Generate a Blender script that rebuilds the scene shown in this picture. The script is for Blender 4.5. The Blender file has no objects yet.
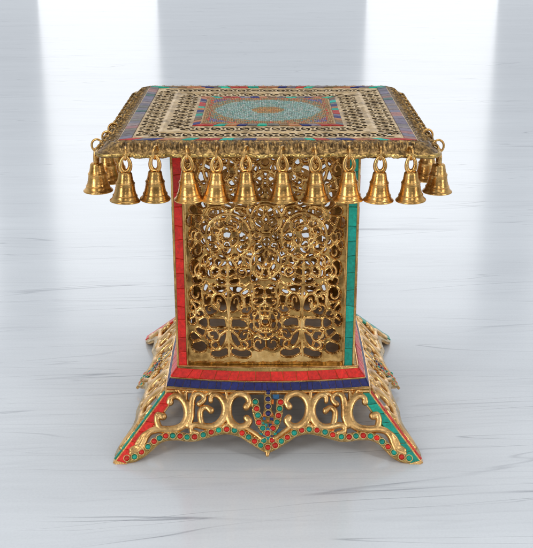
import bpy, math, random
import numpy as np
from mathutils import Vector, Matrix
random.seed(7); rng = np.random.RandomState(11)
scene = bpy.context.scene
COL = scene.collection
PI = math.pi

# ------------------------------------------------------------------ camera figures
F, TH, CD, CH = 1025.76, .358, 1.0205, .5229
def ray(px, py):
    c, s = math.cos(TH), math.sin(TH)
    a = (px-268)/F; b = (274-py)/F
    return np.array([a, c+b*s, -s+b*c])

# ------------------------------------------------------------------ materials
def new_mat(name):
    m = bpy.data.materials.new(name); m.use_nodes = True
    nt = m.node_tree; b = nt.nodes['Principled BSDF']
    return m, nt, b
def N(nt, kind, **kw):
    n = nt.nodes.new(kind)
    for k, v in kw.items(): setattr(n, k, v)
    return n
def ramp(nt, fac, stops):
    r = N(nt, 'ShaderNodeValToRGB')
    e = r.color_ramp.elements
    while len(e) < len(stops): e.new(.5)
    for q, (p, c) in zip(e, stops):
        q.position = p; q.color = (*c, 1)
    nt.links.new(fac, r.inputs[0]); return r
def noise(nt, vec, scale, detail=4, rough=.55, dist=0):
    n = N(nt, 'ShaderNodeTexNoise'); n.inputs['Scale'].default_value = scale
    n.inputs['Detail'].default_value = detail; n.inputs['Roughness'].default_value = rough
    n.inputs['Distortion'].default_value = dist
    nt.links.new(vec, n.inputs['Vector']); return n

def brass(name, stops, r0, r1, scale=60, bump=.15, bscale=500, metal=1.0, coat=0):
    m, nt, b = new_mat(name)
    tc = N(nt, 'ShaderNodeTexCoord')
    n1 = noise(nt, tc.outputs['Object'], scale, 5, .6)
    rp = ramp(nt, n1.outputs['Fac'], stops)
    nt.links.new(rp.outputs[0], b.inputs['Base Color'])
    n2 = noise(nt, tc.outputs['Object'], scale*2.3, 3)
    mr = N(nt, 'ShaderNodeMapRange'); mr.inputs['From Min'].default_value = .3; mr.inputs['From Max'].default_value = .7
    mr.inputs['To Min'].default_value = r0; mr.inputs['To Max'].default_value = r1
    nt.links.new(n2.outputs['Fac'], mr.inputs['Value']); nt.links.new(mr.outputs[0], b.inputs['Roughness'])
    b.inputs['Metallic'].default_value = metal
    n3 = noise(nt, tc.outputs['Object'], bscale, 3)
    bp = N(nt, 'ShaderNodeBump'); bp.inputs['Strength'].default_value = bump; bp.inputs['Distance'].default_value = .0006
    nt.links.new(n3.outputs['Fac'], bp.inputs['Height']); nt.links.new(bp.outputs[0], b.inputs['Normal'])
    return m
M_PANEL = brass('panel_brass', [(.34, (.30, .155, .045)), (.5, (.70, .405, .13)), (.66, (.90, .58, .23))], .15, .30, 75, .35, 260)
M_APRON = brass('apron_brass', [(.32, (.42, .21, .07)), (.5, (.78, .47, .18)), (.7, (.90, .59, .26))], .22, .38, 60, .35, 380)
def add_variation(m):
    nt = m.node_tree; b = nt.nodes['Principled BSDF']; src = b.inputs['Base Color'].links[0].from_socket
    oi = N(nt, 'ShaderNodeObjectInfo'); mr = N(nt, 'ShaderNodeMapRange'); mr.inputs['To Min'].default_value = .68; mr.inputs['To Max'].default_value = 1.1
    nt.links.new(oi.outputs['Random'], mr.inputs['Value']); sc = N(nt, 'ShaderNodeVectorMath', operation='SCALE')
    nt.links.new(src, sc.inputs[0]); nt.links.new(mr.outputs[0], sc.inputs['Scale']); nt.links.new(sc.outputs[0], b.inputs['Base Color'])
M_BELL = brass('bell_brass', [(.30, (.38, .18, .045)), (.5, (.80, .46, .145)), (.70, (.93, .62, .26))], .20, .36, 90, .25, 400)
add_variation(M_BELL)
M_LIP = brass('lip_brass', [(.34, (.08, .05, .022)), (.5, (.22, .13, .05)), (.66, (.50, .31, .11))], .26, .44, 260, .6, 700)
M_RIM = brass('rim_brass', [(.36, (.20, .12, .035)), (.5, (.52, .34, .11)), (.66, (.74, .52, .19))], .2, .36, 120, .5, 450)
M_TOP = brass('top_brass', [(.34, (.26, .17, .075)), (.5, (.54, .38, .19)), (.66, (.72, .54, .31))], .36, .55, 90, .6, 450, .85)
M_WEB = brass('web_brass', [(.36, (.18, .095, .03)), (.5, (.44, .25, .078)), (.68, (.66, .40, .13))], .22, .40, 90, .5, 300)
M_POST = brass('post_brass', [(.3, (.20, .125, .04)), (.6, (.48, .32, .11))], .2, .4, 45, .2, 350)

M_RING = brass('setting_brass', [(.3, (.50, .34, .13)), (.6, (.80, .60, .28))], .25, .4, 120, .2, 400)
def stone_mat():
    m, nt, b = new_mat('inlay_stone')
    at = N(nt, 'ShaderNodeAttribute'); at.attribute_name = 'col'
    tc = N(nt, 'ShaderNodeTexCoord')
    n = noise(nt, tc.outputs['Object'], 330, 5, .7)
    mp = N(nt, 'ShaderNodeMapRange'); mp.inputs['From Min'].default_value = .25; mp.inputs['From Max'].default_value = .75
    mp.inputs['To Min'].default_value = .5; mp.inputs['To Max'].default_value = 1.3
    nt.links.new(n.outputs['Fac'], mp.inputs['Value'])
    mx = N(nt, 'ShaderNodeVectorMath', operation='SCALE')
    nt.links.new(at.outputs['Color'], mx.inputs[0]); nt.links.new(mp.outputs[0], mx.inputs['Scale'])
    nt.links.new(mx.outputs[0], b.inputs['Base Color'])
    b.inputs['Roughness'].default_value = .34
    b.inputs['Specular IOR Level'].default_value = .4
    bp = N(nt, 'ShaderNodeBump'); bp.inputs['Strength'].default_value = .35; bp.inputs['Distance'].default_value = .0004
    nt.links.new(n.outputs['Fac'], bp.inputs['Height']); nt.links.new(bp.outputs[0], b.inputs['Normal'])
    return m
M_STONE = stone_mat()
M_STONE_TOP = M_STONE.copy(); M_STONE_TOP.name = 'worn_inlay_stone'; _b = M_STONE_TOP.node_tree.nodes['Principled BSDF']; _b.inputs['Roughness'].default_value = .55; _b.inputs['Specular IOR Level'].default_value = .22
def plain(name, c, r, metal=0):
    m, nt, b = new_mat(name)
    tc = N(nt, 'ShaderNodeTexCoord'); n = noise(nt, tc.outputs['Object'], 200, 4)
    rp = ramp(nt, n.outputs['Fac'], [(.3, tuple(x*.7 for x in c)), (.7, c)])
    nt.links.new(rp.outputs[0], b.inputs['Base Color'])
    b.inputs['Roughness'].default_value = r; b.inputs['Metallic'].default_value = metal
    return m
M_PLATE = plain('tarnished_plate', (.27, .19, .11), .38, .7)
M_DARK = plain('shaded_tarnish_edge', (.075, .05, .025), .65, .3)  # tarnished opening walls, with the shade inside them put into the colour
M_GROUT = plain('dark_resin', (.10, .065, .035), .6)

def floor_mat():
    m, nt, b = new_mat('white_veined_board')
    L = nt.links.new
    tc = N(nt, 'ShaderNodeTexCoord')
    # slow warp so the grain wanders
    w = noise(nt, tc.outputs['Object'], 2.2, 3)
    wv = N(nt, 'ShaderNodeVectorMath', operation='SCALE'); wv.inputs['Scale'].default_value = .035
    L(w.outputs['Color'], wv.inputs[0])
    ad = N(nt, 'ShaderNodeVectorMath', operation='ADD'); L(tc.outputs['Object'], ad.inputs[0]); L(wv.outputs[0], ad.inputs[1])
    def stretched(sx, sy, scale, detail, rot=0., off=0., rough=.6, tw=0.):
        mp = N(nt, 'ShaderNodeMapping'); mp.inputs['Scale'].default_value = (sx, sy, 1)
        mp.inputs['Rotation'].default_value = (0, 0, rot); mp.inputs['Location'].default_value = (off, off*.7, off)
        vr = N(nt, 'ShaderNodeVectorRotate'); vr.rotation_type = 'Z_AXIS'; vr.inputs['Angle'].default_value = tw; L(ad.outputs[0], vr.inputs['Vector']); L(vr.outputs[0], mp.inputs['Vector']); return noise(nt, mp.outputs[0], scale, detail, rough)
    fine = stretched(.8, 22, 5, 7, .0, 3, .7)
    broad = stretched(.8, 3.2, 2.2, 5, .03, 9)
    v1 = stretched(.24, 5.0, 2.3, 3.2, 0, 21, .42, -.15)
    v2 = stretched(.34, 8.0, 2.6, 3.6, 0, 40, .5, -.10)
    v3 = stretched(.16, 6.5, 2.4, 1.5, .015, 77, .4)
    msk = stretched(1.2, 3.0, 2.4, 3, 0, 60)
    def vein(nz, width, lvl=.5):
        s = N(nt, 'ShaderNodeMath', operation='SUBTRACT'); s.inputs[1].default_value = lvl; L(nz.outputs['Fac'], s.inputs[0])
        a = N(nt, 'ShaderNodeMath', operation='ABSOLUTE'); L(s.outputs[0], a.inputs[0])
        r = N(nt, 'ShaderNodeMapRange'); r.inputs['From Min'].default_value = 0; r.inputs['From Max'].default_value = width
        r.inputs['To Min'].default_value = 1; r.inputs['To Max'].default_value = 0; L(a.outputs[0], r.inputs['Value']); return r
    a1 = vein(v1, .0035); a2 = vein(v2, .0045, .46); a3 = vein(v2, .022, .56)
    mk = N(nt, 'ShaderNodeMapRange'); mk.inputs['From Min'].default_value = .46; mk.inputs['From Max'].default_value = .62; L(msk.outputs['Fac'], mk.inputs['Value'])
    def mul(x, y):
        q = N(nt, 'ShaderNodeMath', operation='MULTIPLY'); L(x, q.inputs[0])
        if isinstance(y, float): q.inputs[1].default_value = y
        else: L(y, q.inputs[1])
        return q.outputs[0]
    def add(x, y):
        q = N(nt, 'ShaderNodeMath', operation='ADD', use_clamp=True); L(x, q.inputs[0]); L(y, q.inputs[1]); return q.outputs[0]
    fr = N(nt, 'ShaderNodeMapRange'); fr.inputs['From Min'].default_value = .38; fr.inputs['From Max'].default_value = .7
    fr.inputs['To Max'].default_value = .075; L(fine.outputs['Fac'], fr.inputs['Value'])
    br = N(nt, 'ShaderNodeMapRange'); br.inputs['From Min'].default_value = .35; br.inputs['From Max'].default_value = .7
    br.inputs['To Max'].default_value = .16; L(broad.outputs['Fac'], br.inputs['Value'])
    vv = add(mul(mul(a1.outputs[0], mk.outputs[0]), .75), mul(mul(a2.outputs[0], mk.outputs[0]), .5))
    vv = add(vv, mul(mul(vein(v3, .0022, .52).outputs[0], mk.outputs[0]), .8))
    vv = add(vv, mul(vein(v3, .0016, .42).outputs[0], .5))
    vv = add(vv, mul(mul(a3.outputs[0], mk.outputs[0]), .14))
    gr = noise(nt, tc.outputs['Object'], 420, 2, .6); gm = N(nt, 'ShaderNodeMapRange'); gm.inputs['From Min'].default_value = .4; gm.inputs['From Max'].default_value = .75; gm.inputs['To Max'].default_value = .07
    L(gr.outputs['Fac'], gm.inputs['Value'])
    tot = add(add(add(fr.outputs[0], br.outputs[0]), vv), gm.outputs[0])
    rp = ramp(nt, tot, [(0, FLOOR_A), (1, FLOOR_B)])
    L(rp.outputs[0], b.inputs['Base Color'])
    b.inputs['Roughness'].default_value = FLOOR_R
    b.inputs['IOR'].default_value = 1.62
    bp = N(nt, 'ShaderNodeBump'); bp.inputs['Strength'].default_value = .05; bp.inputs['Distance'].default_value = .0004; bp.invert = True
    L(tot, bp.inputs['Height']); L(bp.outputs[0], b.inputs['Normal'])
    return m
FLOOR_A, FLOOR_B, FLOOR_R = (.725, .765, .80), (.27, .29, .33), .155

# ------------------------------------------------------------------ mesh builder
class MB:
    def __init__(s): s.v = []; s.f = []; s.mi = []; s.c = []; s.mats = []
    def mat(s, m):
        if m not in s.mats: s.mats.append(m)
        return s.mats.index(m)
    def add(s, vs, fs, m, col=(1, 1, 1)):
        o = len(s.v); k = s.mat(m); s.v.extend([tuple(map(float, q)) for q in vs])
        for f in fs: s.f.append([o+i for i in f]); s.mi.append(k); s.c.append(col)
    def build(s, name, parent=None, smooth=True, angle=42):
        me = bpy.data.meshes.new(name); me.from_pydata(s.v, [], s.f)
        for m in s.mats: me.materials.append(m)
        me.polygons.foreach_set('material_index', s.mi)
        me.polygons.foreach_set('use_smooth', [smooth]*len(s.f))
        if any(c != (1, 1, 1) for c in s.c):
            at = me.color_attributes.new('col', 'FLOAT_COLOR', 'CORNER')
            arr = []
            for f, c in zip(s.f, s.c): arr += [c[0], c[1], c[2], 1.0]*len(f)
            at.data.foreach_set('color', arr)
        me.update()
        if smooth: me.set_sharp_from_angle(angle=math.radians(angle))
        o = bpy.data.objects.new(name, me); COL.objects.link(o)
        if parent: o.parent = parent
        return o
def box(mb, lo, hi, m, bev=.0006):
    x0, y0, z0 = lo; x1, y1, z1 = hi; b = bev
    vs = []; 
    for (z, i) in ((z0, b), (z0+b, 0), (z1-b, 0), (z1, b)):
        vs += [(x0+i, y0+i, z), (x1-i, y0+i, z), (x1-i, y1-i, z), (x0+i, y1-i, z)]
    fs = [(3, 2, 1, 0), (12, 13, 14, 15)]
    for k in range(3):
        for j in range(4):
            a = k*4+j; c = k*4+(j+1) % 4; fs.append((a, c, c+4, a+4))
    mb.add(vs, fs, m)
def tile(mb, q, n, h, col, gap=.00035, bev=.0004, m=None):
    q = [Vector(p) for p in q]; n = Vector(n); c = sum(q, Vector())/4
    def inset(g):
        r = []
        for p in q:
            d = c-p; r.append(p + d*min(.45, g*1.4/max(d.length, 1e-6)))
        return r
    a = inset(gap); b = [p+n*(h-bev) for p in a]; t = [p+n*h for p in inset(gap+bev)]
    a = [p-n*.0004 for p in a]
    fs = [(8, 9, 10, 11)]
    for k in range(2):
        for j in range(4): fs.append((k*4+j, k*4+(j+1) % 4, k*4+4+(j+1) % 4, k*4+4+j))
    mb.add(a+b+t, fs, m or M_STONE, col)
RED = (.74, .024, .014); TEAL = (.008, .36, .26); BLUE = (.022, .026, .15); LILAC = (.22, .20, .30); COPPER = (.40, .16, .07); SLATE = (.13, .17, .21)
def vary(c, a=.18):
    k = 1+random.uniform(-a, a); return tuple(max(0, x*k*(1+random.uniform(-.06, .06))) for x in c)
def strip(mb, a0, a1, b0, b1, n, h, cols, length, jit=.35, gap=.00017, skew=True, m=None):
    a0, a1, b0, b1 = map(Vector, (a0, a1, b0, b1))
    L = ((a1-a0).length+(b1-b0).length)/2; k = max(1, round(L/length))
    cuts = [0]+[(i+random.uniform(-jit, jit)*.5)/k for i in range(1, k)]+[1]
    sk = [random.uniform(-.0007, .0007)/L for _ in cuts]; sk[0] = sk[-1] = 0
    if not skew: sk = [0]*len(cuts)
    for i in range(k):
        t0, t1 = cuts[i], cuts[i+1]
        q = [a0.lerp(a1, t0+sk[i]), a0.lerp(a1, t1+sk[i+1]), b0.lerp(b1, t1-sk[i+1]), b0.lerp(b1, t0-sk[i])]
        c = cols[i % len(cols)] if isinstance(cols, list) else cols
        # orient
        nn = (q[1]-q[0]).cross(q[3]-q[0])
        if nn.dot(Vector(n)) < 0: q = q[::-1]
        tile(mb, q, n, h*random.uniform(.8, 1.08), vary(c, .2), gap, m=m)
def lathe(mb, prof, m, seg=40, c=(0, 0, 0)):
    vs = []; fs = []
    for r, z in prof:
        for k in range(seg):
            a = 2*PI*k/seg; vs.append((c[0]+r*math.cos(a), c[1]+r*math.sin(a), c[2]+z))
    for i in range(len(prof)-1):
        for k in range(seg):
            a = i*seg+k; b = i*seg+(k+1) % seg; fs.append((a, b, b+seg, a+seg))
    mb.add(vs, fs, m)
def tube(mb, pts, rad, m, seg=12, closed=True, flat=1.0, up=(0, 0, 1)):
    pts = [Vector(p) for p in pts]; n = len(pts); vs = []; fs = []
    rad = rad if isinstance(rad, (list, tuple)) else [rad]*n
    for i, p in enumerate(pts):
        a = pts[(i-1) % n] if closed or i > 0 else p; b = pts[(i+1) % n] if closed or i < n-1 else p
        t = (b-a).normalized(); s = t.cross(Vector(up)).normalized(); u = s.cross(t).normalized()
        for k in range(seg):
            g = 2*PI*k/seg; vs.append(p+s*math.cos(g)*rad[i]*flat+u*math.sin(g)*rad[i])
    for i in range(n if closed else n-1):
        for k in range(seg):
            a = i*seg+k; b = i*seg+(k+1) % seg; j = (i+1) % n
            fs.append((a, b, j*seg+(k+1) % seg, j*seg+k))
    if not closed: fs += [tuple(range(seg))[::-1], tuple((n-1)*seg+k for k in range(seg))]
    mb.add(vs, fs, m)

def field_mesh(mb, x0, x1, y0, y1, step, fn, thick, m, place, wall=None, mat2=None):
    """fn(X,Y)->(h, z): h>0 is open, z relief.  place(x,y,z)->3-D point."""
    nx = int(round((x1-x0)/step))+1; ny = int(round((y1-y0)/step))+1
    xs = np.linspace(x0, x1, nx); ys = np.linspace(y0, y1, ny)
    X, Y = np.meshgrid(xs, ys, indexing='ij')
    res = fn(X, Y); H, Z = res[:2]; MK = res[2] if len(res) > 2 else None
    H = np.where(np.abs(H) < 1e-7, 1e-7, H)
    H[0, :] = H[-1, :] = np.maximum(H[0, 0]*0+step*.02, .0); H[:, 0] = H[:, -1] = step*.02
    S = H < 0
    verts = []; vid = {}
    def corner(i, j):
        k = (0, i, j)
        if k not in vid: vid[k] = len(verts); verts.append((xs[i], ys[j], Z[i, j]))
        return vid[k]
    def cross(i, j, i2, j2):
        if (i2, j2) < (i, j): i, j, i2, j2 = i2, j2, i, j
        k = (1, i, j, i2, j2)
        if k not in vid:
            t = H[i, j]/(H[i, j]-H[i2, j2]); t = min(.97, max(.03, t))
            zz = Z[i, j] if S[i, j] else Z[i2, j2]
            zo = min(Z[i, j], Z[i2, j2])
            vid[k] = len(verts); verts.append((xs[i]+(xs[i2]-xs[i])*t, ys[j]+(ys[j2]-ys[j])*t, zo*.6+zz*.0))
        return vid[k]
    faces = []; border = []; fm = []
    C = S[:-1, :-1].astype(int)+S[1:, :-1]+S[1:, 1:]+S[:-1, 1:]
    for i, j in zip(*np.nonzero(C)):
        mk_ = MK is not None and MK[i, j]
        cs = [(i, j), (i+1, j), (i+1, j+1), (i, j+1)]
        if C[i, j] == 4: faces.append([corner(*c) for c in cs]); fm.append(mk_); continue
        poly = []; tags = []
        for a in range(4):
            p, q = cs[a], cs[(a+1) % 4]
            if S[p]: poly.append(corner(*p)); tags.append(0)
            if S[p] != S[q]: poly.append(cross(*p, *q)); tags.append(1 if S[p] else 2)
        if len(poly) < 3: continue
        faces.append(poly); fm.append(mk_)
        for a in range(len(poly)):
            b = (a+1) % len(poly)
            if tags[a] == 1 and tags[b] == 2: border.append((poly[a], poly[b]))
    nv = len(verts)
    vs = [place(*p) for p in verts]+[place(p[0], p[1], -thick) for p in verts]
    fs = faces+[[q+nv for q in f[::-1]] for f in faces]
    wl = [[b, a, a+nv, b+nv] for a, b in border]
    # orient: place() must be right-handed (x, y, z)
    k0_ = len(mb.mi); mb.add(vs, fs, m)
    if mat2:
        q2 = mb.mat(mat2)
        for i, f_ in enumerate(fm):
            if f_: mb.mi[k0_+i] = q2
    mb.add([], [[q-len(vs) for q in f] for f in wl], wall or m)

# ------------------------------------------------------------------ the table root
def empty(name, loc=(0, 0, 0)):
    o = bpy.data.objects.new(name, None); o.location = loc; o.empty_display_size = .02; COL.objects.link(o); return o
root = empty('pedestal_table')
root['label'] = 'square pierced brass pedestal table with red and teal stone inlay on a white veined floor'
root['category'] = 'side table'
def around(o, parent=None, n=4):
    """copies of a part (and its children) turned to the other three sides"""
    out = [o]
    if o.name.startswith(('pierced_panel', 'corner_post')): o.location.x = -.0024
    for k in range(1, n):
        c = o.copy(); COL.objects.link(c); c.parent = o.parent; c.rotation_euler = (0, 0, k*PI/2)
        for ch in o.children:
            d = ch.copy(); COL.objects.link(d); d.parent = c
        out.append(c)
    return out

def catmull(pts, k=6):
    P = [np.array(p, float) for p in pts]; P = [2*P[0]-P[1]]+P+[2*P[-1]-P[-2]]; out = []
    for i in range(1, len(P)-2):
        for q in range(k):
            t = q/k; a, b, c, d = P[i-1:i+3]
            out.append(.5*((2*b)+(-a+c)*t+(2*a-5*b+4*c-d)*t*t+(-a+3*b-3*c+d)*t**3))
    out.append(P[-2]); return out
# ---- column panels
HOLES = []   # (x, y, rx, ry, deg) in hand-measured millimetre-like units, x from the axis, y measured downwards
def Hh(x, y, rx, ry, a=0, mir=True):
    HOLES.append((x-267, y, rx, ry, a))
    if mir and x > 268: HOLES.append((267-x, y, rx, ry, -a))
low = [(289.9,269.4,5.2,3.6,0),(319.4,270.3,5.2,3.6,20),(300,271.6,2.6,3,0),(308.5,272,2.2,3,0),(277,275,3.6,3,30),(298.3,279.5,3,3,0),(311.3,279.5,3,3,0),
 (295.8,286.3,6.5,3.2,0),(314.4,286.3,6.5,3.2,0),(297.5,258.4,5,4.6,0),(312.7,258.4,5.4,4,0),(325.3,260.3,3.6,5.2,-20),(283,256,2.8,5.2,10),(270.8,257.6,2.8,3.6,20),(272.3,266,2.8,3.2,0),
 (297.5,300.7,3.6,7.5,-28),(312.7,300.7,3.6,7.5,28),(274.5,289.7,4.6,4.6,0),(274.5,300,5.4,3.4,0),(285.6,299,3,4.5,0),(286.3,307.6,4.5,3.6,-20),(324.5,297,4.5,3.4,20),(322,308,4.5,3.6,20),(336,292,5.5,6.5,0),(334,278,4.6,4,0),(338,266,3,6,0),
 (328,285,2.6,4,0),(288,291,2.4,2.6,0),(321,290,2.4,2.6,0),(338,305,3,4,0),(330.5,271,2.4,5,0),(304.8,291,1.8,2.2,0),
 (277.2,314.3,4.3,4.3,0),(277.2,326.3,4.3,4.3,0),(269.8,310,2,3.2,0),(294,321.4,7.3,3.9,0),(315.2,321.4,8,3.9,0),(330,321.4,2.2,4.3,0),(269.8,334,2.2,3.2,0),(274,343.5,5,5.6,25),
 (287.3,333.7,5.6,3.6,10),(322,334.5,5.4,4.4,-15),(295.8,330.2,2,1.8,0),(312.3,330.4,2,1.8,0),(298.5,339,2.6,6.6,24),(310.2,339,2.6,6.6,-24),(285.4,343,3.6,2.8,35),(320.6,344.7,3.6,3,-30),
 (292.6,352.6,7.8,3.2,-8),(314,352.6,7.8,3.2,8),(333,331,3.2,2.8,0),(339,337,2.8,3,0),(335.5,347,5.4,4.2,15),(333,311.8,3.6,3.8,0),(341,318,1.8,4,0),(287,316,2.4,1.6,0)]
mid = [(293.2,214.4,7.6,3.8,-12),(315.2,214.4,7.6,3.8,12),(270.6,212.7,2.8,4.2,-30),(272.6,222,2.8,3.8,20),(279.7,210,2.2,6,0),(299,223.7,4,4,0),(312.7,223,3.6,4,0),(315.5,230.5,4,3.8,0),(306.8,231.6,2.8,4.6,0),
 (277,232.5,3.6,4.4,20),(284.8,225.5,3,6.2,0),(290,234.7,4.6,3.4,20),(327,227,3,6.4,15),(321.5,236.4,4.4,3,0),(335.5,211,4.4,2.8,-20),(333.6,218.6,2.8,2.8,0),(340,221,2.8,3.6,0),(337,234,3.4,5,20),
 (275.5,247.4,3.6,4.6,30),(289,246.5,5,3.4,0),(320.3,245.7,5,3.4,0),(306,245.6,3.4,4.6,0),(336,249,3.8,5.2,-20),(340.5,243,1.6,3,0),(297.5,241,2.2,2.2,0),(314,241,2.2,2.2,0),(329,240,2,2,0)]
for h in low+mid: Hh(*h)
for h in mid: Hh(h[0], 405-h[1], h[2], h[3], -h[4])
for y in (255, 263, 270, 219, 226, 212, 241.5, 163.5, 186, 193, 179): Hh(267, y, 1.9, 2.6, 0, False)
Hh(267, 321, 2.0, 2.0, 0, False)
for x in (278, 290, 303, 316, 330): Hh(x, 204.3, 3.2, 1.8)
PX, PZ = .00097, .00104
PSTK = []   # (x, y, halfwidth) polylines in the same units
def ring_(cx, cy, R, w_, a0=0, a1=360, n=40):
    PSTK.append([(cx+R*math.cos(math.radians(a0+(a1-a0)*i/n)), cy+R*math.sin(math.radians(a0+(a1-a0)*i/n)), w_) for i in range(n+1)])
ring_(0, 262, 15.5, 1.15); ring_(0, 219, 15, 1.15); ring_(0, 186, 14, 1.15); ring_(0, 321, 11.5, 1.1); ring_(0, 321, 4.3, 1.5)
for sx in (-1, 1):
    c = 37.5*sx
    ring_(c, 235, 22.5, 1.2); ring_(c, 235, 10.5, 1.05); ring_(c, 170, 22.5, 1.2); ring_(c, 170, 10.5, 1.05)
    PSTK.append([(c, 357, 1.5), (c, 330, 1.3), (c, 300, 1.3), (c, 262, 1.3)])
    for s2 in (-1, 1):
        q = lambda pts: PSTK.append([(c+s2*p[0], p[1], p[2]) for p in catmull(pts, 5)])
        q([(0,312,1.4),(1.5,300,1.3),(5,293,1.3),(10.5,291.5,1.3),(15,295.5,1.2),(16.5,302,1.2),(13.5,307,1.1),(9.5,305,1.3),(10.5,301.5,1.5)])
        q([(0,283,1.2),(8,282.5,1.2),(16,284.5,1.2),(22,281,1.2),(25,285,1.2),(26,292,1.2),(24.5,300,1.1),(27,308,1.0)])
        q([(1,330,1.3),(3.5,341,1.3),(9,348.5,1.3),(15,349,1.2),(19,344.5,1.1),(16.5,341,1.4)])
        q([(0,329,1.1),(8,333,1.1),(12,340,1.1),(18,338,1.0),(21,331,1.0)])
        q([(4,316.5,1.1),(19,316.5,1.1),(20.5,321.5,1.1),(19,327,1.1),(4,327,1.1),(2.5,321.5,1.1),(4,316.5,1.1)])
        q([(0,275,1.1),(7,272,1.1),(15,275.5,1.0),(18,270,1.0),(14,266,1.3)])
        q([(22,262,1.1),(20,256,1.1),(12,254,1.1),(5,258,1.1),(8,263,1.3)])
        q([(22,236,1.0),(28,231,1.0),(33,235,1.0),(31,240,1.3)])
        q([(22,214,1.0),(17,207,1.0),(8,206,1.0),(3,210,1.3)])
        q([(30,262,1.0),(34,268,1.0),(31,275,1.0),(27,272,1.3)])
        q([(38,300,1.1),(33,306,1.0),(33,314,1.0),(38,318,1.2)])
# a hook in every large opening
_hr = random.Random(5)
for (cx, cy, rx, ry, a) in list(HOLES):
    if cx > 0 and min(rx, ry) > 3.35 and cy < 345 and not (rx > 6.6 and cy > 300):
        a0 = _hr.uniform(0, 360); dr = _hr.choice((-1, 1)); pts = []
        for i in range(12):
            t = i/11; R_ = 1.25*(1-.75*t); an = math.radians(a0+dr*230*t)
            pts.append((cx+rx*R_*math.cos(an), cy+ry*R_*math.sin(an), .75+.35*t**3))
        PSTK.append(pts)
        a1_ = _hr.uniform(-25, 25); PSTK.append([(2*0-p[0], p[1]+_hr.uniform(-.15, .15), p[2]) for p in pts])
def panel_fn(X, Y):
    # X metres, Y = z metres
    x = X/PX; y = 362-(Y-.0794)/PZ
    xe, ye = x, y
    x = xe+.6*np.sin(ye*.043+1)+.45*np.sin(xe*.11+ye*.07); y = ye+.7*np.sin(xe*.06+.5)+.3*np.sin(xe*.17-ye*.05)
    d1 = np.full(X.shape, 99.); d2 = np.full(X.shape, 99.)
    for (cx, cy, rx, ry, a) in HOLES:
        c, s = math.cos(math.radians(a)), math.sin(math.radians(a))
        u = (x-cx)*c+(y-cy)*s; v = -(x-cx)*s+(y-cy)*c
        k0 = np.sqrt((u/rx)**2+(v/ry)**2)+1e-6; k1 = np.sqrt((u/rx**2)**2+(v/ry**2)**2)+1e-6
        d = k0*(k0-1)/k1
        if rx > 6.6 and ry > 3.7 and cy > 300:
            qx = np.abs(u)-rx+1.6; qy = np.abs(v)-ry+1.6; d = np.hypot(np.maximum(qx, 0), np.maximum(qy, 0))+np.minimum(np.maximum(qx, qy), 0)-1.6+.9
        n1 = np.minimum(d1, d); d2 = np.minimum(d2, np.maximum(d1, d)); d1 = n1
    h = np.minimum(1.6-d1, (d2-d1)/2-1.35)
    # keep the frame solid
    h = np.minimum(h, 79.2-np.abs(x)-1.0+.0*y); h = np.minimum(h, 357.5-y); h = np.minimum(h, y-152)
    h0 = h; SD = np.full(X.shape, 99.); SZ = np.zeros(X.shape)
    for st in PSTK:
        for (ax, ay, ra), (bx, by, rb) in zip(st[:-1], st[1:]):
            ra *= 1.16; rb *= 1.16
            m = (x > min(ax, bx)-4) & (x < max(ax, bx)+4) & (y > min(ay, by)-4) & (y < max(ay, by)+4)
            xx = x[m]; yy = y[m]; dx, dy = bx-ax, by-ay; L2 = dx*dx+dy*dy+1e-9
            t = np.clip(((xx-ax)*dx+(yy-ay)*dy)/L2, 0, 1); d = np.hypot(xx-ax-t*dx, yy-ay-t*dy); rr_ = ra+(rb-ra)*t
            SD[m] = np.minimum(SD[m], d-rr_); SZ[m] = np.maximum(SZ[m], 1.55*np.sqrt(np.clip(1-(d/rr_)**2, 0, 1)))
    lim = (np.abs(xe) < 78.5) & (y < 357) & (y > 152)
    SD = np.where(lim, SD, 99.); SZ = np.where(lim, SZ, 0)
    h = np.minimum(h, SD)
    # raised lines along the openings
    e = -h0
    z = 1.15*np.exp(-((e-.62)/.46)**2)+.22*np.sin(x*.37+1.3*np.sin(y*.21))*np.sin(y*.29)+.10*np.sin(x*.9+y*.7)*np.sin(y*1.1-x*.5)
    z = np.maximum(z*(e > 0), SZ)+.25
    for (cx, cy) in ((0, 321),):
        r = np.hypot(x-cx, y-cy); z = z+1.2*np.exp(-((r-4.0)/.9)**2)
    edge = np.maximum(np.abs(xe)-80.6, np.maximum(ye-366, 140-ye))
    h = np.maximum(h, edge)
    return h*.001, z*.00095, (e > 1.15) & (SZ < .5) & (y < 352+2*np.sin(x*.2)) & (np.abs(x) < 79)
mb = MB()
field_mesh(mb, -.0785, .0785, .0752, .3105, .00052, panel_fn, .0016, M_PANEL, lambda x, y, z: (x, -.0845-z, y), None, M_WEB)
pan = mb.build('pierced_panel', root, angle=60)
around(pan)

# ---- corner posts with inlay strips on both faces
mb = MB(); box(mb, (-.0880, -.0880, .0740), (-.0775, -.0775, .3105), M_POST, .0008)
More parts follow.
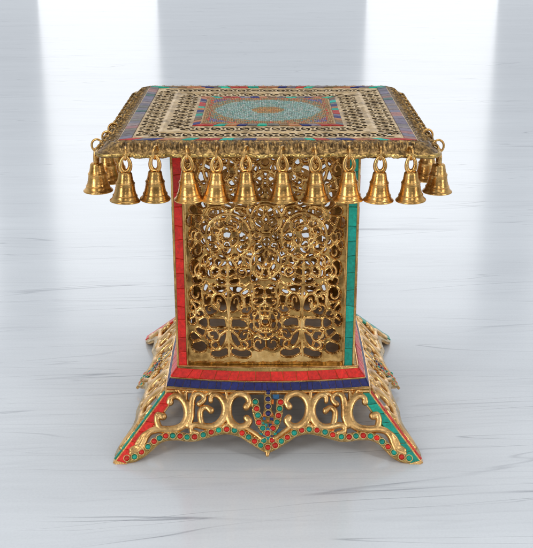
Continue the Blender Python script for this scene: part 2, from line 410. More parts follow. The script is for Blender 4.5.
# thin wires beside the strips
box(mb, (-.0785, -.0893, .0745), (-.0775, -.0878, .3100), M_PANEL, .0003)
box(mb, (-.0893, -.0785, .0745), (-.0878, -.0775, .3100), M_PANEL, .0003)
box(mb, (-.0889, -.0889, .0745), (-.0872, -.0872, .3100), M_PANEL, .0003)
post = mb.build('corner_post', root)
mb = MB(); strip(mb, (-.0868, -.088, .0755), (-.0868, -.088, .3095), (-.0789, -.088, .0755), (-.0789, -.088, .3095), (0, -1, 0), .0013, RED, .017)
s1 = mb.build('inlay_strip', post, False); s1['label'] = 'red stone strip'
mb = MB(); strip(mb, (-.088, -.0868, .0755), (-.088, -.0868, .3095), (-.088, -.0789, .0755), (-.088, -.0789, .3095), (-1, 0, 0), .0013, TEAL, .017)
s2 = mb.build('inlay_strip', post, False); s2['label'] = 'teal stone strip'
# turned copies keep one red and one teal strip per corner
around(post)

# ---- foot moulding and red / blue bands
def frust(mb, h0, z0, h1, z1, m):
    vs = []
    for h, z in ((h0, z0), (h1, z1)): vs += [(-h, -h, z), (h, -h, z), (h, h, z), (-h, h, z)]
    mb.add(vs, [(4+j, 4+(j+1) % 4, (j+1) % 4, j) for j in range(4)], m)
def bow(mb):
    mb.v = [(x, y-.0022*max(0, 1-(x/.099)**2), z-.0038*max(0, 1-(x/.099)**2)+.0010) if z < .0752 else (x, y-.0010*max(0, 1-(x/.099)**2), z-.0016*max(0, 1-(x/.099)**2)+.0006) for x, y, z in mb.v]
mb = MB()
prof = [(.0845, .0765), (.0893, .0765), (.0900, .0745), (.0968, .0660), (.1005, .0572), (.1016, .0560), (.1012, .0540), (.0930, .0560)]
NB = 24
for (h0, z0), (h1, z1) in zip(prof[:-1], prof[1:]):
    for k in range(NB):
        t0, t1 = -1+2*k/NB, -1+2*(k+1)/NB
        mb.add([(h1*t0, -h1, z1), (h1*t1, -h1, z1), (h0*t1, -h0, z0), (h0*t0, -h0, z0)], [(0, 1, 2, 3)], M_POST)
bow(mb)
around(mb.build('base_moulding', root, True, 30))
mb = MB()
for h, z, r_ in ((.0896, .0762, .0009), (.0968, .0664, .0007), (.1014, .0566, .0012)):
    tube(mb, [(h*(-1+2*k/NB), -h, z) for k in range(NB+1)], r_, M_APRON, 8, False)
bow(mb)
around(mb.build('brass_fillet', root))
for (h0, z0, h1, z1, colr, lab) in ((.0903, .0742, .0964, .0667, RED, 'red stone band'), (.0971, .0656, .1003, .0580, BLUE, 'dark blue stone band')):
    mb = MB()
    n = Vector((0, -(z0-z1), h1-h0)).normalized()
    strip(mb, (-h0, -h0, z0), (h0, -h0, z0), (-h1, -h1, z1), (h1, -h1, z1), n, .0012, colr, .0135 if colr is RED else .0075, .5)
    bow(mb)
    b = mb.build('inlay_band', root, False); b['label'] = lab
    around(b)

# plate closing the foot of the column
mb = MB(); box(mb, (-.0846, -.0846, .0745), (.0846, .0846, .0762), M_PLATE); mb.build('base_plate', root)
# ---- aprons
AP_T = np.array([-.1005, .0550]); AP_B = np.array([-.1515, .0]); AL = float(np.linalg.norm(AP_B-AP_T)); AS = (AP_B-AP_T)/AL
AN = np.array([-.055, .0]) ; AN = np.array([AS[1], -AS[0]]); AN = AN if AN[0] < 0 else -AN
def ap_place(u, v, z):          # u across, v down the slope, z outward
    p = AP_T+AS*v+AN*z; return (u, p[0], p[1])
def img2ap(px, py):
    r = ray(px, py); o = np.array([0, -CD, CH])
    n3 = np.array([0, AN[0], AN[1]]); p0 = np.array([0, AP_T[0], AP_T[1]])
    t = n3.dot(p0-o)/n3.dot(r); p = o+r*t
    return (p[0], float(np.dot(np.array([p[1], p[2]])-AP_T, AS)))
# strokes of the left half: (list of (px, py, halfwidth px))
S = []
S.append([(170,402,3.2),(170.5,398.5,2.4),(176,396,2.8),(182.5,399.5,3.3),(186.5,407,3.8),(187,416,3.9),(183.5,424,3.6),(177,428.5,3.4),(168,429.5,3.2),(158,429,3.2),(150,431,3.0),(145,436,3.0),(142,443,2.8),(138,449.5,3.0),(131,453,2.4)])
S.append([(163,416,3.4),(158.5,414.5,2.6),(157,419.5,2.8),(158.5,426,3.0),(162,430,2.2)])
S.append([(148,432,2.4),(144,434,2.2),(140,438,2.0),(136.5,444,2.0)])
S.append([(140,448,2.6),(135,447,2.0),(131,450,2.2)])
S.append([(176,387,1.6),(180,392,2.0),(184,399,2.2)])
S.append([(188,388,1.6),(186.5,394,1.8),(185.5,402,2.2)])
S.append([(199,404.5,2.4),(203,401,2.2),(203.8,396.8,2.0),(200,393.8,2.1),(195.5,395,2.4),(192.5,400,2.9),(190.8,409,3.2),(190.2,418,3.0),(187.5,426,2.6)])
S.append([(210.5,410.5,2.9),(205.5,407.5,2.2),(200.5,411,2.6),(200.3,418,2.8),(202,424.5,2.8)])
S.append([(210,401,2.0),(210.5,396.5,2.2),(215,394.5,2.7),(221,398.5,3.3),(225,406,3.7),(224.5,415,3.7),(219.5,423,3.4),(212,426.8,3.2),(203,426.2,3.0),(195,425.2,2.6),(191,428,2.2),(191.5,432,2.2),(197,433,1.8)])
S.append([(203,397.5,1.6),(207,394,1.6),(213,393,2.0)])
S.append([(247.2,406.5,3.2),(249.5,401.5,2.6),(246,395.5,2.8),(239,393,3.1),(232,396.5,3.5),(228,404,3.9),(228,414,3.9),(231.5,422,3.7),(238,426.6,3.5),(245,426,3.2),(249.5,421.5,3.2),(247.5,418,3.0)])
S.append([(224,388,1.6),(226,394,1.9),(227,402,2.0)])
S.append([(247,428,2.2),(254,433,2.0),(262,439,2.4)])
S.append([(225,426,1.8),(228,424,1.8)])
BEADS = [(140.7,458.7),(133.5,457.2),(126,452.6),(120,447.3),(114,442),(108.3,438.4),(102,436.6),(95.3,436.2),(88,436.5),(81,437.6),(73,437.5),(64.8,435.3),(56.8,432.8),(49,430.6),(41,429.6),(33.4,430.8),(26,433.4),(19.6,437.6),(13.3,441.8),(7,445.8)]
VB = [(0,447.6,0),(4.2,440.8,0),(.3,434.2,1),(5.2,428.6,0),(9,422.8,1),(10.3,416,0),(11.4,409.3,1),(12.6,402.6,0)]
CB = [(0,392.8),(0,399.8),(0,406.8),(0,413.8)]
def m1(w, py): return w*.00093
segs = []
def addstroke(pts, amp):
    cur = catmull([(*img2ap(p[0], p[1]), p[2]*(.00117 if amp > .6 else .00104)) for p in pts], 5)
    for sgn in (1, -1):
        q = [(sgn*c[0], c[1], max(.0008, c[2])) for c in cur]
        for a, b in zip(q[:-1], q[1:]): segs.append((a, b, amp))
for s in S: addstroke(s, 1.0)
bl = [(268-x, y, 3.9) for x, y in BEADS]+[(268, 448.5, 4.6)]
addstroke(bl, .0)
addstroke([(268-12.6, 402.6, 3.6), (268-10.3, 416, 3.6), (268-5, 428.6, 3.8), (268, 434.5, 4.0), (268, 447, 3.6)], .0)
addstroke([(268, 413, 4.5), (268, 424, 7.5), (268, 434, 6.0), (268, 442, 4)], .0)
addstroke([(268, 388, 3.8), (268, 414, 3.8)], .0)
addstroke([(268, 447, 3.4), (268, 455, 1.8)], .5)
CORN = .0113
def slope_half(v): return .1005+(.1515-.1005)*v/AL
def apron_fn(X, Y):
    XE, YE = X, Y; X = X+.0006*np.sin(X*61+Y*90+.7)+.0004*np.sin(X*143-Y*70); Y = Y+.0004*np.sin(X*77+1.1)
    D = np.full(X.shape, .1); Z = np.zeros(X.shape); MK = np.zeros(X.shape, bool)
    for a, b, amp in segs:
        ax, ay, ra = a; bx, by, rb = b
        dx, dy = bx-ax, by-ay; L2 = dx*dx+dy*dy+1e-12
        t = np.clip(((X-ax)*dx+(Y-ay)*dy)/L2, 0, 1)
        d = np.hypot(X-ax-t*dx, Y-ay-t*dy); r = ra+(rb-ra)*t
        D = np.minimum(D, d-r)
        q = np.clip(1-(d/r)**2, 0, 1)
        if amp > 0: Z = np.maximum(Z, amp*.0030*(.62*np.minimum(1, 2.4*q)**.5+.38*q)*np.minimum(1, r/.0028))
        else: Z = np.maximum(Z, .0011*(q > 0)*np.minimum(1, 4*q)); MK |= (d < r*.86)
    X, Y = XE, YE
    # top bar and corner bars
    D = np.minimum(D, Y-.0032)
    Z = np.maximum(Z, .0012*np.clip((.0032-Y)/.001, 0, 1))
    c = math.cos(math.atan2(.051, AL))
    e = (slope_half(Y)-np.abs(X))*c
    D = np.minimum(D, np.maximum(e-CORN, -.02+0*e))
    D = np.maximum(D, -e+.0002)
    # foot sole: nothing hangs below the bead row at the corner
    D = np.maximum(D, Y-(AL-.0003)); D = np.maximum(D, np.abs(X)-.1492)
    return D, Z, MK & (Z < .0014)
mb = MB()
field_mesh(mb, -.1545, .1545, -.0006, AL+.0006, .00068, apron_fn, .0018, M_APRON, lambda x, y, z: ap_place(x, y, z), None, M_POST)
# ap_place maps (x, down, out): left-handed, so turn the faces
mb.f = [f[::-1] for f in mb.f]
apron = mb.build('scroll_apron', root, angle=50)
n3 = (0, AN[0], AN[1])
narrow = {}
for sgn, colr, lab in ((-1, RED, 'red stone strip'), (1, TEAL, 'teal stone strip')):
    mb = MB()
    o0, o1 = .0014, .0100
    def P(v, o):
        c = math.cos(math.atan2(.051, AL)); return ap_place(sgn*(slope_half(v)-o/c), v, .0002)
    strip(mb, P(.0036, o0), P(AL-.0036, o0), P(.0036, o1), P(AL-.0012, o1), n3, .0016, colr, .0125, .4)
    st = mb.build('inlay_strip', apron, False); st['label'] = lab
    mb = MB(); strip(mb, P(.0036, .0012), P(AL-.0040, .0012), P(.0036, .0047), P(AL-.0020, .0047), n3, .0012, colr, .0125, .4)
    tmp = mb.build('inlay_strip', None, False); narrow[st.name] = tmp.data; bpy.data.objects.remove(tmp)
# cabochons
def cabochon(mb, u, v, col, R=.0038):
    seg = 20; vs = []; fs = []
    prof = [(R, .0000), (R, .0018), (R*.93, .0024), (R*.76, .0024), (R*.66, .0018)]
    u += random.uniform(-.0003, .0003); v += random.uniform(-.00025, .00025); dz = random.uniform(-.0005, .0003)
    for r, z in prof:
        for k in range(seg): a = 2*PI*k/seg; vs.append(ap_place(u+r*math.cos(a), v+r*math.sin(a), z))
    for i in range(len(prof)-1):
        for k in range(seg): a = i*seg+k; b = i*seg+(k+1) % seg; fs.append((a, a+seg, b+seg, b))
    mb.add(vs, fs, M_RING)
    vs = []; fs = []; pr = [(R*.67, .0016), (R*.58, .0024), (R*.42, .0029), (R*.2, .0031)]
    for r, z in pr:
        for k in range(seg): a = 2*PI*k/seg; vs.append(ap_place(u+r*math.cos(a)*1.03, v+r*math.sin(a)*.97, z+dz))
    for i in range(3):
        for k in range(seg): a = i*seg+k; b = i*seg+(k+1) % seg; fs.append((a, a+seg, b+seg, b))
    fs.append(tuple(3*seg+k for k in range(seg))[::-1])
    mb.add(vs, fs, M_STONE, col)
cabs = []
for sgn in (-1, 1):
    for k, (x, y) in enumerate(BEADS):
        c = (RED if k % 2 == 0 else TEAL) if sgn < 0 else (TEAL if k % 2 == 0 else RED)
        cabs.append((*img2ap(268+sgn*x, y), c))
    for (x, y, k) in VB[1:]:
        if abs(x) < 1 and sgn > 0: continue
        cabs.append((*img2ap(268+sgn*x, y), [TEAL, RED][k] if sgn < 0 else [RED, TEAL][k]))
cabs.append((*img2ap(268, 447.8), RED))
for x, y in CB: cabs.append((*img2ap(268, y), BLUE))
BIG = [c for c in cabs]
side = MB()
midside = MB()
for i, (u, v, c) in enumerate(BIG):
    m_ = MB(); cc = vary(c, .25); cabochon(m_, u, v, cc, .0038*random.uniform(.94, 1.03)); m_.build('stone_bead', apron)
    cabochon(side, u, v, cc)
    if abs(u) < .016 and v > .02: cabochon(midside, u, v, cc, .0029)
# small turquoise and orange chips set low in the gaps of the scrollwork
for (x, y, w, h, c) in ((205, 390.5, 3.2, 2.2, (.02, .2, .42)), (184, 390.5, 3, 2, (.03, .16, .26)), (262.5, 422, 2.6, 4, (.02, .25, .45)), (273.5, 424, 3, 3.4, (.7, .16, .03)), (272.5, 401.5, 1.6, 3.0, (.8, .22, .02)), (276, 395, 4, 4.5, (.03, .13, .28)), (331, 429.6, 4.2, 1.8, (.7, .22, .04)), (362, 391.5, 6, 2.4, (.03, .18, .33)), (258, 424.5, 2, 3, (.02, .2, .4)), (277.5, 431, 4, 3, (.03, .16, .26)), (153, 424.5, 2.6, 2.6, (.03, .2, .35)), (348, 391, 3, 2, (.45, .5, .6)), (382, 420.5, 2.8, 2.6, (.03, .25, .33))):
    u, v = img2ap(x, y); w *= .00095; h *= .00095
    q = [ap_place(u-w, v-h, -.0012), ap_place(u+w, v-h*.7, -.0012), ap_place(u+w*.7, v+h, -.0012), ap_place(u-w*.8, v+h*.8, -.0012)]
    if False: pass
    chips = MB(); tile(chips, q[::-1], n3, .0009, c, .0001, .0002); chips.build('stone_chip', apron, False)
_cr = random.Random(3)
for (x, y) in ((264.2, 419), (271.6, 419.3), (268, 421.5), (262.6, 423.5), (273.2, 423.4), (266, 425.5), (270.2, 425.6), (268, 429.3), (265, 430.5), (271, 430.6), (264.6, 415.4), (271.2, 415.2), (268, 438.6), (260.7, 434.5), (275.3, 434.4), (263.6, 437), (272.2, 437.2)):
    u, v = img2ap(x, y); w = _cr.uniform(1.5, 2.2)*.00095; h = _cr.uniform(1.4, 2.1)*.00095
    c = _cr.choice([(.02, .22, .42), (.02, .30, .30), (.03, .12, .30), (.62, .14, .03), BLUE, TEAL])
    q = [ap_place(u-w, v-h, .0010), ap_place(u+w, v-h*.7, .0010), ap_place(u+w*.8, v+h, .0010), ap_place(u-w*.8, v+h*.8, .0010)]
    chips = MB(); tile(chips, q[::-1], n3, .0011, c, .0001, .0002); chips.build('stone_chip', apron, False)
# other three sides
for k in range(1, 4):
    c = apron.copy(); COL.objects.link(c); c.parent = root; c.rotation_euler = (0, 0, k*PI/2)
    for chd in apron.children:
        if chd.name.startswith('stone_bead'): continue
        d = chd.copy(); COL.objects.link(d); d.parent = c
        if chd.name.startswith('inlay_strip') and ((k == 1 and 'red' in chd['label']) or (k == 3 and 'teal' in chd['label'])): d.data = narrow[chd.name]
    if k == 1: sb = midside.build('stone_beads', c); sb1 = sb
    elif k == 2: sb = side.build('stone_beads', c)
    else: sb = sb1.copy(); COL.objects.link(sb); sb.parent = c
    sb['kind'] = 'stuff'

# ---- table top
ZT = .3165
top = empty('table_top', (0, 0, 0)); top.parent = root
jh = []
def ring_holes(r_mid, per, rows, seed):
    r = random.Random(seed); L = 2*r_mid
    for sd in range(4):
        n = round(L/per)
        for i in range(n):
            t = -r_mid+(i+.5)*L/n
            for (off, ph, rx, ry, a) in rows:
                p = t+ph*L/n; 
                if abs(p) > r_mid: continue
                x, y = p, -r_mid+off
                if abs(x) > abs(y)-.0002: continue
                ang = a+r.uniform(-9, 9); x += r.uniform(-.0009, .0009); y += r.uniform(-.0007, .0007)
                c, s = [(1, 0), (0, 1), (-1, 0), (0, -1)][sd]
                jh.append((x*c-y*s, x*s+y*c, rx*r.uniform(.85, 1.1), ry*r.uniform(.85, 1.1), ang+sd*90))
rows = [(0, 0, .0046, .0066, 0), (-.0064, .5, .0022, .0020, 0), (.0064, .5, .0022, .0020, 0), (0, .5, .0014, .0030, 0)]
ring_holes(.1100, .0142, rows, 1); ring_holes(.0838, .0135, rows, 2)
TSTK = []
_tr = random.Random(9)
for (cx, cy, rx, ry, a) in jh:
    if ry < .005: continue
    for side_ in (0, 180):
        a0 = side_+_tr.uniform(-25, 25); dr = 1; pts = []
        for i in range(11):
            t = i/10; R_ = 1.15*(1-.80*t); an = math.radians(a0+dr*250*t)
            u = rx*R_*math.cos(an)*.9; v = ry*R_*math.sin(an)*.5+(ry*.42 if side_ == 0 else -ry*.42)
            c, s_ = math.cos(math.radians(a)), math.sin(math.radians(a))
            pts.append((cx+u*c-v*s_, cy+u*s_+v*c, .00062+.00025*t**3))
        TSTK.append(pts)
def top_fn(X, Y):
    d1 = np.full(X.shape, .09); d2 = np.full(X.shape, .09)
    for (cx, cy, rx, ry, a) in jh:
        m = (np.abs(X-cx) < .016) & (np.abs(Y-cy) < .016)
        x = X[m]-cx; y = Y[m]-cy
        c, s = math.cos(math.radians(a)), math.sin(math.radians(a))
        u = x*c+y*s; v = -x*s+y*c
        k0 = np.sqrt((u/rx)**2+(v/ry)**2)+1e-6; k1 = np.sqrt((u/rx**2)**2+(v/ry**2)**2)+1e-6
        d = k0*(k0-1)/k1
        a1 = d1[m]; a2 = d2[m]
        d2[m] = np.minimum(a2, np.maximum(a1, d)); d1[m] = np.minimum(a1, d)
    h = np.minimum(.0014-d1, (d2-d1)/2-.0008)
    h0 = h.copy()
    for st in TSTK:
        for (ax, ay, ra), (bx, by, rb) in zip(st[:-1], st[1:]):
            i0, i1 = np.searchsorted(X[:, 0], (min(ax, bx)-.003, max(ax, bx)+.003)); j0, j1 = np.searchsorted(Y[0], (min(ay, by)-.003, max(ay, by)+.003))
            xx = X[i0:i1, j0:j1]; yy = Y[i0:i1, j0:j1]; dx, dy = bx-ax, by-ay; L2 = dx*dx+dy*dy+1e-12
            t = np.clip(((xx-ax)*dx+(yy-ay)*dy)/L2, 0, 1); d = np.hypot(xx-ax-t*dx, yy-ay-t*dy)
            h[i0:i1, j0:j1] = np.minimum(h[i0:i1, j0:j1], d-(ra+(rb-ra)*t))
    R = np.maximum(np.abs(X), np.abs(Y))
    inring = np.minimum(R-.1008, .1192-R); inring2 = np.minimum(R-.0738, .0940-R)
    h = np.minimum(h, np.maximum(inring, inring2))
    z = .0003*np.exp(-((-h-.0006)/.0006)**2)+.0009*np.clip(1-np.abs(R-.0974)/.0030, 0, 1)**.5+.0006*np.exp(-((R-.1204)/.0006)**2)
    h = np.maximum(h, R-.1330)
    return h, z
mb = MB()
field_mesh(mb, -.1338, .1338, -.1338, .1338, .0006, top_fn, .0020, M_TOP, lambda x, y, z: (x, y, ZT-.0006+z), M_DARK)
mb.build('pierced_plate', top, angle=60)
# outer stone border and wire
REDM = (.42, .035, .025); SLATE = (.16, .145, .14); LILAC = (.17, .15, .20)
MOS = [REDM, SLATE, TEAL, COPPER, BLUE, LILAC, TEAL, REDM, (.20, .12, .06), COPPER, BLUE, SLATE]
mb = MB(); r0, r1, zz = .1322, .1212, ZT-.0008
for sd in range(4):
    R = Matrix.Rotation(sd*PI/2, 3, 'Z')
    e1, e2 = (r1, .1242) if sd % 2 == 0 else (.1242, r1)
    q = [R @ Vector(p) for p in ((-r0, -r0, zz), (r0, -r0, zz), (-e1, -e2, zz), (e1, -e2, zz))]
    cols = [MOS[(i*5+sd*3+(i//4)) % 12] for i in range(60)] if sd % 2 == 0 else [random.choice([SLATE, LILAC, LILAC, (.30, .15, .14), (.22, .18, .17), (.08, .16, .15)]) for i in range(60)]  # side rows greyed towards lilac: glare put into the stone colours
    strip(mb, *q, (0, 0, 1), .0013, cols, .0105, .3, .0003, False, M_STONE_TOP)
mb.build('stone_border', top, False)
# central mosaic
mb = MB(); zz = ZT-.0008
r0, r1 = .0712, .0640
for sd in range(4):
    R = Matrix.Rotation(sd*PI/2, 3, 'Z')
    q = [R @ Vector(p) for p in ((-r0, -r0, zz), (r0, -r0, zz), (-r1, -r1, zz), (r1, -r1, zz))]
    strip(mb, *q, (0, 0, 1), .0012, [MOS[(i*7+sd) % 12] for i in range(60)], .0098, .3, .0003, False, M_STONE_TOP)
mb.build('mosaic_border', top, False)
mb = MB(); n = 72; g = 2*.0632/n
J = [[(-.0632+i*g+(random.uniform(-.3, .3)*g if 0 < i < n else 0), -.0632+j*g+(random.uniform(-.3, .3)*g if 0 < j < n else 0)) for j in range(n+1)] for i in range(n+1)]
field = MB(); med = MB()
for i in range(n):
    for j in range(n):
        q = [(*J[i][j], zz), (*J[i+1][j], zz), (*J[i+1][j+1], zz), (*J[i][j+1], zz)]
        x = sum(p[0] for p in q)/4; y = sum(p[1] for p in q)/4; r = math.hypot(x, y); th = math.atan2(y, x); Rm = max(abs(x), abs(y))
        rm = .0545*(1+.02*math.cos(8*th))
        if r < rm:
            if r < .0145*(1+.16*math.cos(6*th)): c = random.choice([(.42, .19, .06), (.5, .24, .07), (.30, .22, .10)])
            elif r < .0165: c = (.30, .26, .13)
            elif rm-r < .0022: c = (.33, .25, .12)
            else: c = random.choice([(.20, .33, .28), (.28, .42, .37), (.14, .29, .25), (.42, .50, .46), (.36, .36, .30)])
            tile(med, q, (0, 0, 1), .0011, vary(c, .2), .00016, .0002, M_STONE_TOP)
        else:
            if Rm > .0590: c = random.choice([(.36, .20, .08), (.42, .25, .1)])
            elif Rm > .0555: c = random.choice([(.35, .22, .09), (.30, .20, .1), RED, (.3, .22, .1)])
            elif r > .067: c = random.choice([(.10, .12, .30), (.16, .17, .34), LILAC, (.4, .12, .06)])
            else: c = random.choice([(.36, .20, .08), (.40, .16, .06), (.42, .26, .12), (.1, .26, .22)])
            tile(field, q, (0, 0, 1), .0011, vary(c, .2), .00016, .0002, M_STONE_TOP)
field.build('mosaic_field', top, False)
mo = med.build('mosaic_medallion', top, False); mo['label'] = 'round pale teal mosaic medallion with an orange rosette'
# underside board that keeps the mosaic up, and a square collar gripping the column
mb = MB(); box(mb, (-.0735, -.0735, .3090), (.0735, .0735, .3131), M_POST); 
for sd in range(4):
    R = Matrix.Rotation(sd*PI/2, 3, 'Z'); t = MB(); box(t, (-.0925, -.0925, .3060), (.0838, -.0838, .3140), M_POST)
    t2 = [tuple(R @ Vector(v)) for v in t.v]; mb.add(t2, t.f, M_POST)
mb.build('under_frame', top)

# carved drooping lip
def perim(h, r, s):
    """point and normal on a rounded square of half side h, corner radius r, s in 0..1 from the middle of the front"""
    st = 2*(h-r); ar = PI*r/2; L = 4*(st+ar); d = (s % 1)*L
    d = (d+st/2) % L
    for k in range(4):
        a = k*PI/2; R = Matrix.Rotation(a, 2)
        if d < st: p = R @ Vector((-st/2+d, -h)); nn = R @ Vector((0, -1)); return p, nn
        d -= st
        if d < ar:
            g = -PI/2+d/r; p = R @ (Vector((h-r, -(h-r)))+r*Vector((math.cos(g), math.sin(g)))); nn = R @ Vector((math.cos(g), math.sin(g))); return p, nn
        d -= ar
    return p, nn
NT, NS = 1500, 20
vs = []; 
for i in range(NT):
    s = i/NT; base, nn = perim(.1330, .0035, s)
    per = s*4*26            # 18 lobes a side
    lobe = .5+.5*math.cos(2*PI*per)
    wob = .0009*math.sin(s*2*PI*23)+.0006*math.sin(s*2*PI*61+1)
    for j in range(NS):
        t = j/(NS-1)
        o = .0005+.0158*t+.0010*lobe*t**3; z = ZT-.0002-.0012*t-.0082*t**1.8-.0005*lobe*t**2+.35*wob*t
        ph = (per % 1)-.5
        leaf = math.exp(-((abs(ph)-.28*math.sin(t*PI))/.07)**2)*math.sin(t*PI)
        vein_ = math.exp(-(ph/.05)**2)*math.sin(t*PI)
        roll = math.exp(-((t-.92)/.09)**2); top_r = math.exp(-((t-.06)/.05)**2)
        twist = .5+.5*math.sin(2*PI*per*3+t*7)
        dd = .0021*leaf+.0015*vein_+.0007*roll+.0007*top_r+.0008*math.exp(-((t-.5-.25*math.cos(2*PI*ph))/.05)**2)
        dd += .0003*math.sin(per*37.1+t*23)*math.sin(per*11.3-t*31)
        up = .45+.55*(1-t)
        mi_ = 1+.26*(2*abs(nn.x*nn.y))**1.5; o *= mi_
        vs.append((base.x+nn.x*(o+dd*(1-up)), base.y+nn.y*(o+dd*(1-up)), z+dd*up))
nv = len(vs)
vs2 = []
for i in range(NT):
    base, nn = perim(.1330, .0035, i/NT)
    for j in range(NS):
        p = vs[i*NS+j]; vs2.append((p[0]-nn.x*.0008, p[1]-nn.y*.0008, p[2]-.0022))
fs = []
for i in range(NT):
    k = (i+1) % NT
    for j in range(NS-1):
        fs.append((i*NS+j, i*NS+j+1, k*NS+j+1, k*NS+j)); fs.append((nv+i*NS+j, nv+k*NS+j, nv+k*NS+j+1, nv+i*NS+j+1))
    fs.append((i*NS+NS-1, nv+i*NS+NS-1, nv+k*NS+NS-1, k*NS+NS-1)); fs.append((i*NS, k*NS, nv+k*NS, nv+i*NS))
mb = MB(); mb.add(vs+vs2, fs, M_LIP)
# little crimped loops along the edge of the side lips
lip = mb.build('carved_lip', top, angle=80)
mb = MB()
for sx in (-1, 1):
    for k in range(15):
        y = -.128+k*.0175+random.uniform(-.002, .002)
        pts = []
        for q in range(14):
            a = 2*PI*q/14; pts.append((sx*(.1478+.0042*math.cos(a)), y+.0012*math.sin(a*2), .3065+.0048*math.sin(a)))
        tube(mb, pts, .0012, M_LIP, 8, True, 1.0, (0, 1, 0))
mb.build('edge_loops', top)['kind'] = 'stuff'
# rolled rim, knotted like a cord
mb = MB(); pts = []; rr = []
for i in range(1400):
    s_ = i/1400; base, nn = perim(.1330, .0035, s_); q = s_*4*26
    wob = .0009*math.sin(s_*2*PI*23)+.0006*math.sin(s_*2*PI*61+1)
    kn = abs(math.sin(PI*q*.5+.6*math.sin(q*.7)))**.5
    mi_ = 1+.26*(2*abs(nn.x*nn.y))**1.5
    pts.append((base.x+nn.x*(.0163+.0006*kn)*mi_, base.y+nn.y*(.0163+.0006*kn)*mi_, ZT-.0098+.35*wob-.0004*math.sin(q*1.9)))
    rr.append(.0008+.0011*kn+.00035*math.sin(q*5.3)+.00025*math.sin(q*17.1))
tube(mb, pts, rr, M_RIM, 10, True)
mb.build('rolled_rim', top)

# ------------------------------------------------------------------ bells
def bell_proto():
    e = empty('brass_bell')
    mb = MB()
    # profile (r, z) with z measured down from the shoulder; origin of the bell = hanging point on the lip
    z0 = -.0150
    pr = [(0, .0004), (.0022, .0003), (.0046, -.0002), (.0056, -.0014), (.0060, -.0040), (.0065, -.0070), (.0073, -.0090), (.0079, -.0095), (.0081, -.0102), (.0078, -.0108), (.0079, -.0130),
          (.0084, -.0160), (.0090, -.0186), (.0097, -.0204), (.0102, -.0207), (.0103, -.0212), (.0101, -.0217), (.0106, -.0232), (.0117, -.0246), (.0125, -.0252), (.0128, -.0258), (.0126, -.0264), (.0118, -.0266), (.0108, -.0255), (.0085, -.0205), (.0062, -.012), (.004, -.004), (0, -.003)]
    # fine turning lines
    pr2 = []
    for a, b in zip(pr[:-1], pr[1:]):
        pr2.append(a)
        if a[1] > b[1] and b[0] > .004 and a[0] <= b[0]+.0002 and b[1] > -.025:
            for k in (1, 2, 3):
                t = k/4; w = .00006*(-1)**k; pr2.append((a[0]+(b[0]-a[0])*t+w, a[1]+(b[1]-a[1])*t))
    pr2.append(pr[-1])
    lathe(mb, [(r, z+z0) for r, z in reversed(pr2)], M_BELL, 48)
    mb.v = [(x*1.06, y*1.06, z) for x, y, z in mb.v]
    mb.build('bell_body', e, True, 50)
    mb = MB(); pts = []
    for q in range(28):
        a = 2*PI*q/28; pts.append((.0042*math.sin(a)*(1+.10*math.cos(a)), 0, -.0088-.0066*math.cos(a)))
    tube(mb, pts, [.0017+.0004*math.cos(2*PI*q/28) for q in range(28)], M_BELL, 12, True, 1.1, (0, 1, 0))
    mb.build('hanging_loop', e)
    mb = MB(); pts = []
    for q in range(28):
        a = 2*PI*q/28; pts.append((0, .0014+.0050*math.cos(a), .0008+.0056*math.sin(a)))
    tube(mb, pts, .00105, M_BELL, 10, True, 1.0, (1, 0, 0)); mb.build('jump_ring', e)
    mb = MB(); lathe(mb, [(0, 0), (.0018, -.0008), (.0026, -.0026), (.0018, -.0044), (0, -.0052)][::-1], M_BELL, 16, (0, 0, -.0380))
    lathe(mb, [(.0006, 0), (.0006, -.022)][::-1], M_BELL, 8, (0, 0, -.0175))
    mb.build('clapper', e)
    return e
def bell_at(proto, first, loc, rz, tilt, sc=1.0):
    if first: e = proto
    else:
        e = proto.copy(); COL.objects.link(e)
        for ch in proto.children: c = ch.copy(); COL.objects.link(c); c.parent = e
    e.location = loc; e.rotation_euler = (tilt[0], tilt[1], rz); e.scale = (1, 1, 1)
    return e
proto = bell_proto()
LB = [
 (-140.5, 'small brass bell at the left end of the front row, beside the corner bell'),
 (-111.5, 'small brass bell against bare white just left of the column'),
 (-80.0, 'small brass bell hanging in front of the red stone strip of the column'),
 (-50.5, 'small brass bell just right of the bell before the red strip'),
 (-22.0, 'small brass bell left of the widest gap in the middle of the front row'),
 (14.0, 'small brass bell right of the widest gap in the middle of the front row'),
 (46.5, 'small brass bell just left of the bell that hangs before the teal strip'),
 (80.0, 'small brass bell hanging in front of the teal stone strip of the column'),
 (111.0, 'small brass bell hanging against bare white just right of the teal strip'),
 (141.0, 'small brass bell at the right end of the front row, beside the corner bell')]
HZ = .3085
for i, (px, lab) in enumerate(LB):
    x = px*.903/1025.76
    e = bell_at(proto, i == 0, (x, -.1512, HZ+random.uniform(-.0006, .0006)), random.uniform(-.35, .35) if i not in (0, 1, 8, 9) else random.uniform(-.5, .5), (random.uniform(-.05, .05), random.uniform(-.06, .06)))
    e['label'] = lab; e['category'] = 'bell'; e['group'] = 'small brass bells along the rim of the table top'
SB = [(-1, -.1190, .1545, 'foremost small brass bell on the left edge, hung outward from a visible round ring'),
      (-1, -.0870, .1500, 'small brass bell half hidden behind the foremost bell of the left edge'),
      (-1, -.0530, .1490, 'small brass bell deepest in the left cluster, mostly hidden under the rim'),
      (1, -.1220, .1535, 'foremost small brass bell on the right edge, hung outward from a visible round ring'),
      (1, -.0790, .1500, 'small brass bell half hidden behind the foremost bell of the right edge')]
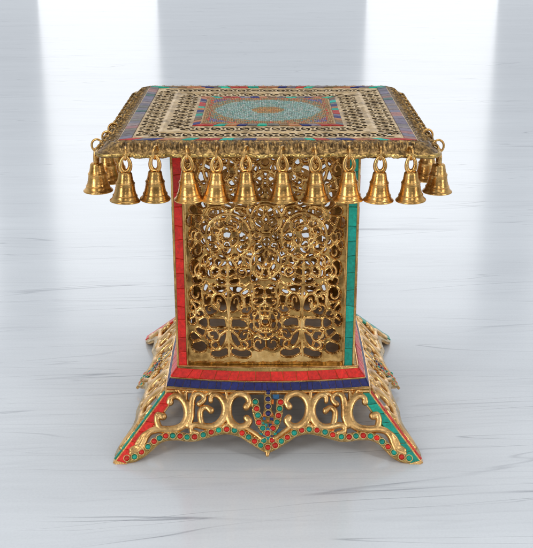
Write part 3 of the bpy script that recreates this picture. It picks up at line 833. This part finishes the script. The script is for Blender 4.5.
for sx, y, x, lab in SB:
    e = bell_at(proto, False, (sx*x, y, HZ-.0006), -sx*PI/2*-1, (0, random.uniform(-.04, .04)))
    e.rotation_euler = (0, 0, sx*PI/2+random.uniform(-.2, .2))
    e['label'] = lab; e['category'] = 'bell'; e['group'] = 'small brass bells along the rim of the table top'

# ------------------------------------------------------------------ floor
def sheet(name, x0, x1, y0, y1, z, m):
    mb = MB(); mb.add([(x0, y0, z), (x1, y0, z), (x1, y1, z), (x0, y1, z)], [(0, 1, 2, 3)], m); o = mb.build(name, None, False); o['kind'] = 'structure'; return o
sheet('floor', -30, 30, -15, 40, 0, floor_mat())

# ------------------------------------------------------------------ world and lamps
w = bpy.data.worlds.new('World'); scene.world = w; w.use_nodes = True
bg = w.node_tree.nodes['Background']; bg.inputs[0].default_value = (.89, .935, 1.0, 1)
_nt = w.node_tree; _tc = _nt.nodes.new('ShaderNodeTexCoord'); _sx = _nt.nodes.new('ShaderNodeSeparateXYZ'); _nt.links.new(_tc.outputs['Generated'], _sx.inputs[0])
_mr = _nt.nodes.new('ShaderNodeMapRange'); _mr.interpolation_type = 'SMOOTHSTEP'
for _k, _v in (('From Min', -.25), ('From Max', .65), ('To Min', .30), ('To Max', .82)): _mr.inputs[_k].default_value = _v
_nt.links.new(_sx.outputs['Y'], _mr.inputs['Value']); _nt.links.new(_mr.outputs[0], bg.inputs[1])
def area(name, loc, target, sx, sy, power, col=(1, 1, 1)):
    l = bpy.data.lights.new(name, 'AREA'); l.shape = 'RECTANGLE'; l.size = sx; l.size_y = sy; l.energy = power; l.color = col
    o = bpy.data.objects.new(name, l); COL.objects.link(o); o.location = loc
    d = Vector(target)-Vector(loc); o.rotation_euler = d.to_track_quat('-Z', 'Y').to_euler(); return o
# tall window lights far behind the table: their reflections are the pale bands on the floor
WB = 1.12      # radiance
for x0, x1 in ((-1.53, -.735), (.655, 1.53), (1.98, 3.2), (-3.2, -1.98)):
    H = 2.50; A = (x1-x0)*H
    o = area('window_light', ((x0+x1)/2, 6.0, H/2), ((x0+x1)/2, 0, H/2), x1-x0, H, WB*A*PI)
    # the sky seen through the window is brighter than the ground below it
    l = o.data; l.use_nodes = True; nt = l.node_tree; em = nt.nodes['Emission']
    ge = nt.nodes.new('ShaderNodeNewGeometry'); sp = nt.nodes.new('ShaderNodeSeparateXYZ'); nt.links.new(ge.outputs['Position'], sp.inputs[0])
    mr = nt.nodes.new('ShaderNodeMapRange')
    for k_, v_ in (('From Min', 0.), ('From Max', 1.3), ('To Min', .64), ('To Max', 1.12)): mr.inputs[k_].default_value = v_
    nt.links.new(sp.outputs['Z'], mr.inputs['Value']); nt.links.new(mr.outputs[0], em.inputs['Strength'])
def soft(name, loc, sx, sy, rad, col): area(name, loc, (0, 0, .15), sx, sy, rad*sx*sy*PI, col)
def strip_box(x, y, w_, z0, z1, rad, col):
    area('softbox', (x, y, (z0+z1)/2), (0, 0, (z0+z1)/2-.1), w_, z1-z0, rad*w_*(z1-z0)*PI, col)
strip_box(-1.05, -1.35, .34, .25, 2.3, 7.4, (1, .975, .94))
strip_box(1.25, -.95, .26, .25, 2.1, 6.2, (1, .98, .96))
strip_box(.35, -1.9, .20, .75, 2.4, 4.6, (1, .98, .96))
soft('softbox', (0, .2, 2.4), 1.5, 1.2, 2.3, (1, 1, 1))

# ------------------------------------------------------------------ camera and render settings
cam = bpy.data.cameras.new('camera'); co = bpy.data.objects.new('camera', cam); COL.objects.link(co)
co.location = (-.0014*0, -CD, CH); co.rotation_euler = (PI/2-TH, 0, 0)
cam.sensor_fit = 'HORIZONTAL'; cam.sensor_width = 36; cam.lens = F*36/533; cam.clip_start = .01; cam.clip_end = 200
cam.shift_x = (266.5-268)/533
scene.camera = co
scene.view_settings.view_transform = 'Standard'; scene.view_settings.look = 'None'; scene.view_settings.exposure = 0; scene.view_settings.gamma = 1
